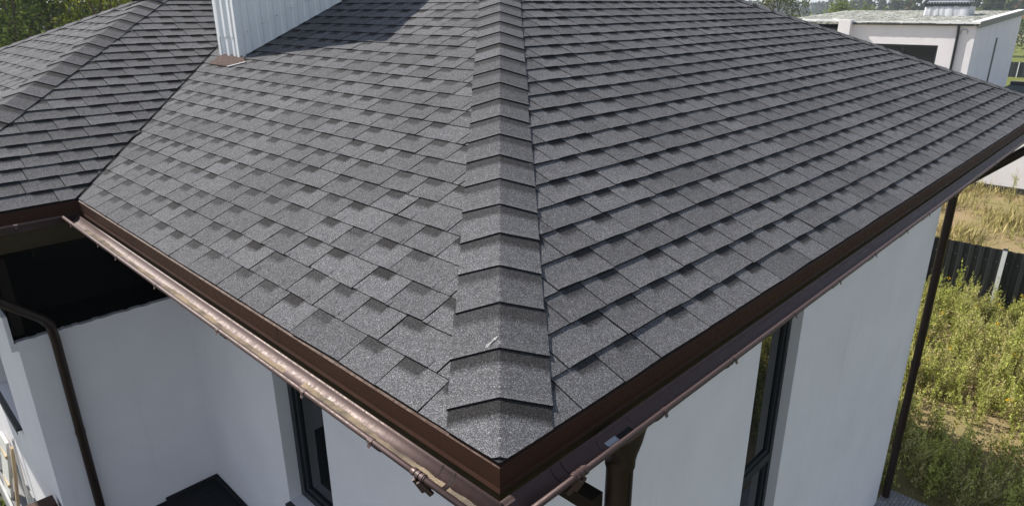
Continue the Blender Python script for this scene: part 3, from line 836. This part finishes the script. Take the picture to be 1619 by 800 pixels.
# gutter along the front, dark
mb = MB(); pr = [(.07-.065*math.cos(t), -.065*math.sin(t)) for t in np.linspace(0, math.pi, 9)]
mb.sweep(pr, lambda t, q, z: (NX-.035-q, t, NT_-.05+z), np.linspace(NY+.1, 10.28, 8))
g_ = mb.build('gutter', simple('grey_gutter_sheet', (.05, .055, .065), .4, .5), nb); sd = g_.modifiers.new('thick', 'SOLIDIFY'); sd.thickness = .004
for k in range(9): MB().box(NX-.18, 5.9+k*.53, NT_-.07, NX-.03, 5.93+k*.53, NT_-.03).build('bracket', ANTH, g_)
MB().box(NX-.02, 10.84, NT_-.42, NX+.5, 13.9, NT_-.30).build('canopy_edge', ANTH, nb)
d_ = MB(); d_.tube([(NX-.10, 6.12, NT_-.1), (NX-.09, 6.12, NT_-.22), (NX-.06, 6.11, NT_-.42), (NX-.06, 6.1, -6)], .05, 12); d_.build('downpipe', ANTH, nb)
d_ = MB(); d_.tube([(NX-.02+.0, 5.9+.12*math.sin(a), .05+.12*math.cos(a)) for a in np.linspace(-2.2, 2.2, 14)], .012, 6); d_.build('cable_loop', simple('grey_cable', (.3,.3,.32), .6, .2), nb)
# window
y0, y1, z0, z1 = WN; mb = MB()
for a, b, c_, d in ((y0, y0+.08, z0, z1), (y1-.08, y1, z0, z1), (y0+.08, y1-.08, z0, z0+.08), (y0+.08, y1-.08, z1-.08, z1), (8.05, 8.17, z0+.08, z1-.08)): mb.box(NX+.12, a, c_, NX+.2, b, d)
nw = mb.build('window', ANTH, nb)
MB().box(NX+.15, y0+.08, z0+.08, NX+.17, y1-.08, z1-.08).build('pane', GLASS, nw)
# slit window in the end wall
mb = MB(); mb.box(37.0, NY-.012, -2.35, 37.34, NY+.02, -.3); sw = mb.build('window', simple('slit_frame', (.12,.13,.15), .5, .3), nb)
MB().box(37.05, NY-.016, -2.30, 37.29, NY-.0125, -.36).build('pane', simple('slit_glass', (.05,.06,.075), .5, .3), sw)
MB().box(37.0, NY-.03, -2.47, 37.36, NY-.001, -2.36).build('sill', ANTH, sw)
# covered shaft on the roof
cx0, cx1, cy0, cy1 = 37.6, 38.8, 6.9, 8.75; n = 40
sh = MB().box(cx0+.04, cy0+.04, .5, cx1, cy1-.04, 1.02).build('roof_shaft', TARP, nb)
mb = MB(); per = [(cx0, cy0+(cy1-cy0)*i/24) for i in range(25)] + [(cx0+(cx1-cx0)*i/12, cy1) for i in range(1, 13)]
per = [(cx0+(cx1-cx0)*i/12, cy0) for i in range(12, 0, -1)] + per
top = [(x-.0+random.uniform(-.01,.01), y, 1.03+random.uniform(-.07,.02)) for x, y in per]
bot = [(x+random.uniform(-.07,.03), y+random.uniform(-.03,.03), .60) for x, y in per]
n = len(per); mb.add(bot+top, [(i, i+1, i+1+n, i+n) for i in range(n-1)], True); mb.build('tarp', TARP, sh)
MB().box(cx0-.05, cy0-.02, 1.05, cx1, cy1+.02, 1.16).build('shaft_cap', ANTH, sh)
mb = MB()
for k in range(15): mb.box(cx0-.02, cy0+.05+k*.122, 1.16, cx0+.02, cy0+.08+k*.122, 1.22)
mb.box(cx0-.03, cy0+.1, 1.22, cx1, cy1-.1, 1.28); mb.build('shaft_rail', simple('pale_rail', (.5,.52,.6), .5, .4), sh)

# flat-roofed garage in front of it
ga = empty('garage', (37, 1, -6), 'low white garage with a dark flat roof beyond the garden fence', 'garage')
MB().box(31.5, -4.0, -6.1, 43.3, 5.45, -3.05).build('wall', PLASTER, ga)
MB().box(31.45, -4.1, -3.05, 43.4, 5.49, -2.86).build('roof', simple('dark_roof_felt', (.035, .05, .05), .9, .2, .4, 2, bump=.3), ga)
MB().box(43.1, -4.1, -2.859, 43.4, 5.485, -2.68).box(31.42, -4.1, -2.859, 31.6, 5.485, -2.78).build('roof_edge', ANTH, ga)
MB().box(31.47, -4.0, -6.1, 31.5, 5.45, -5.72).build('wall_base', simple('base_shade', (.05,.048,.045), .9, .1), ga)  # dark strip painting the ground shade along the garage wall base

# ------------------------------------------------------------------ fences of trapezoid sheet on white posts
def fence(name, x, y0, y1, zb, zt, posts, label, pitch=.215, detail=True):
    root = empty(name, (x, (y0+y1)/2, zb), label, 'fence')
    prof = []; y = y0
    while y < y1:
        prof += [(x, y), (x, y+pitch*.52), (x-.03, y+pitch*.60), (x-.03, y+pitch*.92)]; y += pitch
    v = [(a, b, zb+.05+gz(0,-9)*0) for a, b in prof]+[(a, b, zt+random.uniform(-.004, .004)) for a, b in prof]; n = len(prof)
    p_ = MB().add(v, [(i, i+1, i+1+n, i+n) for i in range(n-1)]).build('panel', FENCE_M, root)
    sd = p_.modifiers.new('thick', 'SOLIDIFY'); sd.thickness = .006
    for z in (zb+.35, zt-.32): MB().box(x+.012, y0, z-.02, x+.05, y1, z+.02).build('rail', ANTH, root)
    if detail:
        mb = MB(); y = y0+pitch*.26
        while y < y1:
            for z in (zb+.35, zt-.32): mb.tube([(x-.012, y, z), (x, y, z)], .011, 6)
            y += pitch
        mb.build('screws', simple('zinc_screw', (.3,.3,.3), .4, .5), root)
    for y in posts:
        q = MB().box(x-.105, y-.045, zb, x-.035, y+.045, zt+.02).build('post', POST_M, root)
        MB().box(x-.11, y-.05, zt+.021, x-.03, y+.05, zt+.05).build('post_cap', ANTH, q)
fence('garden_fence', 18.03, -9, 9, -6, -4.38, [-6.5, -4.0, -1.48, 1.03, 3.55, 6.05], 'near dark ribbed metal fence with white posts behind tall weeds')
fence('garden_fence', 86, -30, 45, -6.1, -4.5, [2.3+4.6*k-4.6*6 for k in range(14)], 'distant dark ribbed fence beside a dry field at the right edge', .5, False)

# ------------------------------------------------------------------ vegetation
class Leaves:
    def __init__(s): s.P = []; s.C = []; s.n = 0; s.T = []
    def cards(s, c, size, col, aspect=.5, updir=None, flat=.0, rng=RNG):
        """c (n,3) centres; diamond shaped leaf faces with random orientation"""
        n = len(c); d = rng.normal(size=(n, 3)) if updir is None else updir + rng.normal(size=(n, 3))*.45
        d /= np.linalg.norm(d, axis=1, keepdims=True)
        e = np.cross(d, rng.normal(size=(n, 3))); e /= np.linalg.norm(e, axis=1, keepdims=True)+1e-9
        L_ = (np.asarray(size)*np.ones(n))[:, None]; a = d*L_*.5; b = e*L_*aspect*.5
        q = np.stack([c-a, c-a*.1-b, c+a, c-a*.1+b], 1)
        s.P.append(q); s.C.append(np.repeat(col[:, None, :], 4, 1)); s.n += n
    def build(s, name, mat, parent=None):
        P = np.concatenate(s.P).reshape(-1, 3); C = np.concatenate(s.C).reshape(-1, 3); n = len(P)//4
        me = bpy.data.meshes.new(name)
        me.vertices.add(n*4); me.vertices.foreach_set('co', P.ravel())
        me.loops.add(n*4); me.loops.foreach_set('vertex_index', np.arange(n*4))
        me.polygons.add(n); me.polygons.foreach_set('loop_start', np.arange(n)*4); me.polygons.foreach_set('loop_total', np.full(n, 4))
        at = me.color_attributes.new('tint', 'FLOAT_COLOR', 'POINT')
        at.data.foreach_set('color', np.concatenate([C, np.ones((len(C), 1))], 1).ravel())
        me.materials.append(mat); me.update(calc_edges=True)
        o = bpy.data.objects.new(name, me); COL.objects.link(o)
        if parent: o.parent = parent; o.matrix_parent_inverse = parent_world(parent).inverted()
        return o
def tints(n, a, b, spread=.18, rng=RNG):
    t = rng.random((n, 1)); c = np.array(a)*(1-t)+np.array(b)*t
    return np.clip(c*(1+rng.normal(0, spread, (n, 1))), .004, .9)

def weed(L_, x, y, z, h, rng, dry=0., leaf=.045, branches=9):
    """one mugwort-like plant: leaning leafy spires with side shoots"""
    lean = rng.normal(0, .18, 2)
    tip = np.array([x+lean[0]*h, y+lean[1]*h, z+h]); base = np.array([x, y, z])
    green = np.array([.21, .255, .055])*(1-dry)+np.array([.36, .31, .13])*dry
    lite = np.array([.60, .60, .18])*(1-dry)+np.array([.55, .48, .25])*dry
    for b in range(branches):
        f = rng.uniform(.05, .95) if b else 0
        s_ = base+(tip-base)*f*.8; ln = h*(1-f*.75)*rng.uniform(.3, .55) if b else h
        az = rng.uniform(0, 6.283); out = rng.uniform(.25, .75) if b else 0
        d = np.array([math.cos(az)*out+lean[0], math.sin(az)*out+lean[1], 1.]); d /= np.linalg.norm(d)
        n = max(6, int(ln/leaf*4.8)); t = rng.random(n)**.85
        c = s_+d*ln*t[:, None]+rng.normal(0, leaf*.5, (n, 3))*(1.25-t[:, None])
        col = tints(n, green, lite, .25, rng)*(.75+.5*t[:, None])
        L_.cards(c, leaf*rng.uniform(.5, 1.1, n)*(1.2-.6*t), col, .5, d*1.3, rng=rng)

rng = np.random.default_rng(3)
L_ = Leaves()
def near_density(x, y):
    sandy = math.exp(-((x-11.75)/.55)**2)*(.85 if y > -.9 else .3)
    return 1-sandy
cnt = 0
for k in range(4600):
    x, y = rng.uniform(9.1, 17.85), rng.uniform(-6, 6.5)
    if x < 9.3 and y < .9: continue
    if rng.random() > near_density(x, y): continue
    h = (rng.uniform(.4, .95) if x < 12.2 else rng.uniform(.6, 1.2))*(.8+.35*math.sin(x*2.3+1.7*math.sin(y*1.9))*math.sin(y*2.7+x))
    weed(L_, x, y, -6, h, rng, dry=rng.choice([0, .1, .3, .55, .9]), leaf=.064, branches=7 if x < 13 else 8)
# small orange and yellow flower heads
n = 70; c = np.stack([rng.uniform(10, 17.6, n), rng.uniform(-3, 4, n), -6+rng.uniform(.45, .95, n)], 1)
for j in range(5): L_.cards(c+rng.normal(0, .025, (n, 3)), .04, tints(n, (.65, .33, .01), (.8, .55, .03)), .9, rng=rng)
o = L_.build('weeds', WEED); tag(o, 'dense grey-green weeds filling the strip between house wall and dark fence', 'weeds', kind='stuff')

# taller single weeds against the fence and at the sandy patch: individuals
def weed_thing(x, y, h, label, seed, group=None, dry=0., br=12, name='tall_weed'):
    rg = np.random.default_rng(seed); root = empty(name, (x, y, -6), label, 'weed', group)
    l2 = Leaves(); weed(l2, x, y, -6, h, rg, dry, .05, br); l2.build('leaves', WEED, root)
    mb = MB(); mb.tube([(x, y, -6), (x+.02, y+.01, -6+h*.5), (x+.03, y-.01, -6+h*.9)], [.009, .006, .002], 6); mb.build('stem', simple_stem, root)
simple_stem = simple('weed_stem', (.12, .10, .05), .9, .1)
rg0 = np.random.default_rng(8)
for i, (y, h) in enumerate([(2.25, 1.25), (2.05, 1.0), (1.85, 1.2), (1.62, 1.35), (1.52, 1.05), (1.42, 1.15), (1.22, 1.1), (.92, 1.25), (.74, 1.05), (2.6, 1.1), (.4, 1.2), (.1, 1.1), (-.4, 1.2)]):
    weed_thing(17.35+rg0.uniform(-.25, .3), y, h, 'tall leafy weed spire standing up against the dark ribbed fence', 40+i, 'tall weeds along the fence')
for i, (x, y, h) in enumerate([(11.35, .62, .6), (11.5, .15, .75)]):
    weed_thing(x, y, h, ['dark weed stalk at the left of the bare sandy patch', 'taller dark weed stalk in the middle of the bare sandy patch'][i], 80+i, None, 0, 6)
for i, (x, y, h) in enumerate([(8.9, -1.02, .8), (9.3, -1.25, .75)]):
    weed_thing(x, y, h, ['young weed beside the grey pavers in the house shadow', 'yellow-tipped young weed in the house shadow, right of the other'][i], 90+i, None, .1*i, 5)

# dry grass between fence and garage
rng = np.random.default_rng(14); L_ = Leaves(); n = 26000
x = rng.uniform(18.1, 31.3, n); y = rng.uniform(-7, 8, n)
cl = np.sin(x*1.7+np.sin(y*1.3)*2)+np.sin(y*2.1+x*.6)
h = np.clip(.22+.1*cl+rng.normal(0, .09, n), .06, .8); keep = rng.random(n) < np.clip(.55+.3*cl, .08, 1)
x, y, h = x[keep], y[keep], h[keep]; n = len(x)
c = np.stack([x, y, -6+h*.5], 1); up = np.tile([[.3, -.1, 1.6]], (n, 1))
L_.cards(c, h*1.1, tints(n, (.24, .21, .07), (.50, .42, .20), .25, rng), .11, up, rng=rng)
for k in range(420):
    xx, yy = rng.uniform(18.4, 31.2), rng.uniform(-5, 7)
    weed(L_, xx, yy, -6, rng.uniform(.2, .5), rng, dry=rng.choice([.2, .5, .9]), leaf=.06, branches=5)
o = L_.build('dry_grass', WEED); tag(o, 'dry yellow grass and weeds between the dark fence and the white garage', 'grass', kind='stuff')
for i, (x, y, h, d) in enumerate([(30.9, 5.0, 1.1, .0), (30.2, 4.3, 1.3, .6), (29.4, 3.7, 1.5, .7), (28.6, 3.2, 1.2, .8), (29.6, 2.6, 1.3, .6), (28.9, 1.9, 1.0, .7)]):
    weed_thing(x, y, h, 'tall pale grassy weed in front of the white garage wall', 120+i, 'tall weeds by the garage', d, 9)
weed_thing(31.0, 2.75, 1.3, 'single dark green sapling leaning on the white garage wall', 133, None, 0, 6, 'sapling')

# lawn on the left below the end wall
rng = np.random.default_rng(15); L_ = Leaves(); n = 9000
x = rng.uniform(-3, -.62, n); y = rng.uniform(5.6, 12, n); z = gz(x, y); h = rng.uniform(.05, .14, n)
L_.cards(np.stack([x, y, z+h*.45], 1), h*1.3, tints(n, (.09, .16, .02), (.26, .34, .06), .25, rng), .18, np.tile([[0, 0, 1.3]], (n, 1)), rng=rng)
o = L_.build('lawn', WEED); tag(o, 'bright green lawn at the bottom left below the end wall', 'lawn', kind='stuff')

# trees: trunk with limbs, crown of leaf clumps
def tree(name, x, y, h, r, label, group, seed, cols, leaf=.17, nleaf=7000, z0=None, lo=.18, cat='tree', cone=0.):
    rg = np.random.default_rng(seed); z0 = float(gz(x, y)) if z0 is None else z0
    root = empty(name, (x, y, z0), label, cat, group)
    tr = MB(); tr.tube([(x, y, z0-.1), (x+rg.normal(0, .1), y+rg.normal(0, .1), z0+h*.45), (x+rg.normal(0, .2), y+rg.normal(0, .2), z0+h*.92)], [h*.020, h*.013, h*.003], 8)
    l2 = Leaves(); ncl = 46; per = nleaf//ncl
    for k in range(ncl):
        f = lo+(1-lo)*rg.random()**.9
        rad = r*(math.sin(math.pi*min(1, (f-lo)/(1-lo)*.86+.12))**.65)*(1-cone*f)*rg.uniform(.35, 1.05); az = rg.uniform(0, 6.283)
        c0 = np.array([x+math.cos(az)*rad, y+math.sin(az)*rad, z0+h*f])
        s_ = r*rg.uniform(.13, .30); cc = c0+rg.normal(0, 1, (per, 3))*s_*np.array([1, 1, .8])
        if k % 3 == 0: tr.tube([(x, y, z0+h*max(.15, f-.2)), tuple((c0+np.array([x, y, z0+h*(f-.1)]))/2), tuple(c0)], [h*.006, h*.004, h*.0015], 5)
        t = rg.random()
        l2.cards(cc, leaf*rg.uniform(.6, 1.2, per), tints(per, np.array(cols[0])*(.8+.4*t), np.array(cols[1])*(.8+.4*t), .22, rg), .5, rng=rg)
    tr.build('trunk', BARK, root); l2.build('crown', LEAF, root)
GA = ((.06, .095, .02), (.16, .20, .04)); GB = ((.14, .18, .025), (.34, .36, .06)); GC = ((.035, .055, .022), (.08, .11, .04))
T_ = [(-1.0, 27, 8.6, 2.0, 0), (1.6, 26, 9.2, 1.8, 1), (4.0, 25.5, 8.4, 1.7, 0), (5.3, 27.5, 9.5, 2.0, 2), (6.2, 24.5, 8.9, 1.5, 1), (7.9, 26, 8.6, 1.8, 0), (9.6, 27.5, 8.3, 1.6, 1), (11.2, 27, 7.6, 1.6, 0), (12.8, 29, 7.4, 1.7, 2), (3.0, 30, 8.8, 2.2, 2), (9.0, 31, 9, 2.2, 0), (-.5, 33, 7.6, 2.4, 2), (5.6, 33.5, 7.8, 2.4, 2), (8.6, 35, 7.6, 2.4, 2), (11.8, 34, 7.2, 2.3, 2)]
LB = ['dark green leafy tree behind the side wing roof', 'yellow-green tree behind the side wing roof', 'deep green tree in the row behind the side wing roof']
for i, (x, y, h, r, k) in enumerate(T_):
    tree('leafy_tree', x, y, h, r, LB[k], ['dark trees behind the wing', 'yellow-green trees behind the wing', 'deep green trees behind the wing'][k], 200+i, (GA, GB, GC)[k])
tree('leafy_tree', 58, 25.0, 8.2, 2.6, 'olive green tree rising at the top right end of the roof slope', None, 260, ((.06,.075,.03), (.15,.15,.06)), .3, 2600)
tree('bush', 110, 38.5, 7.0, 3.2, 'light green bush in front of the far forest', None, 262, ((.12,.15,.03), (.22,.25,.06)), .5, 2400, z0=-6)
tree('bush', 118, 37.0, 6.2, 2.6, 'smaller pale green bush right of the light green one', None, 263, ((.12,.15,.03), (.22,.25,.06)), .5, 1800, z0=-6)
tree('leafy_tree', 120, 18.3, 5.2, 2.6, 'small bright green tree in front of the far brown-roofed house', None, 264, ((.07,.12,.02), (.16,.22,.04)), .4, 2200, z0=-6)

# forest on the horizon
rng = np.random.default_rng(21); L_ = Leaves()
for k in range(1100):
    az = rng.uniform(-.15, 1.9); ratio = math.tan(az) if az < 1.5 else 9
    d = 215+max(0, min(1, (az-.25)/.12))*230 if az < .8 else 330
    d *= rng.uniform(.95, 1.35); x, y = d*math.cos(az), d*math.sin(az)
    h = rng.uniform(7.4, 10.2)*(1+.12*math.sin(az*40)) if d < 320 else rng.uniform(7.5, 9.6)
    n = 150; f = rng.random(n)**.8; r = (1.12-f)*rng.uniform(2.2, 3.6)+.5
    a = rng.uniform(0, 6.283, n); c = np.stack([x+np.cos(a)*r*rng.random(n)**.5, y+np.sin(a)*r*rng.random(n)**.5, -6+h*f], 1)
    base = [((.022,.038,.018), (.06,.085,.035)), ((.035,.05,.016), (.09,.11,.035)), ((.07,.05,.03), (.12,.09,.05))][rng.choice(3, p=[.62, .35, .03])]
    L_.cards(c, rng.uniform(.7, 1.6, n), tints(n, *base, .25, rng), .7, rng=rng)
o = L_.build('forest', LEAF); tag(o, 'dark pine forest edge along the horizon', 'forest', kind='stuff')

# far house at the right edge
fh = empty('far_house', (165, 25, -6), 'distant cream house with a brown roof at the right edge', 'house')
MB().box(158, 18, -6.1, 170, 33-6.6, -1.9).build('wall', CREAM, fh)
MB().add([(157.3,17.3,-2.0),(170.7,17.3,-2.0),(170.7,27.1,-2.0),(157.3,27.1,-2.0),(161,22.2,.3),(167,22.2,.3)], [(0,1,5,4),(1,2,5),(2,3,4,5),(3,0,4),(3,2,1,0)]).build('roof', TILE, fh)
MB().box(157.97, 20, -4.6, 158.02, 21.4, -3.2).box(157.97, 23.6, -4.6, 158.02, 25, -3.2).build('window', ANTH, fh)
mb = MB(); rng = np.random.default_rng(5)
for k in range(70):
    x, y = rng.uniform(98, 104), rng.uniform(9, 17.5); r = rng.uniform(.3, .8)
    v = [(x+r*math.cos(a)*rng.uniform(.7, 1.2), y+r*math.sin(a)*rng.uniform(.7, 1.2), -6.05) for a in np.linspace(0, 5.2, 6)]+[(x, y, -6+r*rng.uniform(.5, .9))]
    mb.add(v, [(j, (j+1) % 6, 6) for j in range(6)])
o = mb.build('soil_heaps', simple('orange_soil', (.42, .24, .14), .95, .1)); tag(o, 'row of orange soil heaps in the green field beyond the far fence', 'soil heap', kind='stuff')

# strip beside the end wall: plinth, kerb, leftover building stuff
MB().box(-.452, LY+OV+.3, -4.4, -.441, LY+WD-OV, -3.78).build('wall_base', simple('grey_plinth', (.30,.30,.30), .9, .1), house)
kb = MB().box(-.615, 5.0, -4.6, -.59, 12, -4.20).build('kerb', simple('concrete', (.45,.45,.45), .9, .1)); kb['kind'] = 'structure'
mb = MB(); mb.box(-.59, 5.0, -4.6, -.452, 11, -4.235); o = mb.build('footpath', simple('footpath_concrete', (.25,.25,.26), .9, .1, .3, 5)); o['kind'] = 'structure'
WB = simple('white_board', (.72,.70,.66), .7, .2, .15, 5); TB2 = simple('raw_plank', (.45,.34,.22), .8, .2, .3, 9); GP = simple('grey_plastic', (.45,.46,.48), .4, .4)
def board(a, b, wd, th, mat, name, label, cat, cleat=True):
    root = empty(name, a, label, cat)
    MB().beam(a, b, wd, th, (1, 0, .3)).build('panel', mat, root, bevel=.004)
    if cleat:
        a, b = Vector(a), Vector(b)
        for f in (.25, .75):
            p = a+(b-a)*f+Vector((-.012, 0, 0)); MB().box(p.x-.012, p.y-wd*.55, p.z-.02, p.x+.008, p.y+wd*.55, p.z+.02).build('batten', TB2, root)
board((-.575, 7.75, -4.235), (-.475, 7.62, -3.42), .26, .03, WB, 'board', 'pale battened board leaning on the end wall at the bottom left', 'board')
board((-.57, 7.30, -4.235), (-.470, 7.10, -3.30), .05, .03, TB2, 'plank', 'narrow wooden plank leaning on the end wall beside the pale board', 'plank', False)
board((-.50, 6.86, -4.235), (-.468, 6.80, -3.05), .035, .02, WB, 'batten', 'thin white batten standing against the end wall nearest the brown parapet', 'batten', False)
mb = MB(); n = 14; cx_, cy_, cz_ = -.53, 8.55, -4.10; sv = []
for i_ in range(7):
    ph = math.pi*i_/6
    for j_ in range(n):
        a = 2*math.pi*j_/n; r = (abs(math.sin(ph))**.6)*(1+.12*math.sin(3*a+i_)+random.uniform(-.05, .05))
        sv.append((cx_+.055*r*math.cos(a), cy_+.34*r*math.sin(a), cz_-.13*math.cos(ph)))
mb.add(sv, [(i_*n+j_, i_*n+(j_+1) % n, (i_+1)*n+(j_+1) % n, (i_+1)*n+j_) for i_ in range(6) for j_ in range(n)], True)
tag(mb.build('sack', WB), 'crumpled white sack lying between kerb and end wall', 'sack')

# thin summer haze that pales the far forest
hz = NT('haze_air'); hz.t.nodes.remove(hz.b)
pv = hz.n('ShaderNodeVolumePrincipled'); pv.inputs['Color'].default_value = (.78, .85, .95, 1); pv.inputs['Density'].default_value = .0006; pv.inputs['Anisotropy'].default_value = .2
hz.t.links.new(pv.outputs[0], hz.t.nodes['Material Output'].inputs['Volume'])
o = MB().box(-2600, -2600, -8, 2600, 2600, 8).build('haze', hz.m); o['kind'] = 'stuff'; o['label'] = 'thin pale summer haze over the distant fields'; o['category'] = 'haze'
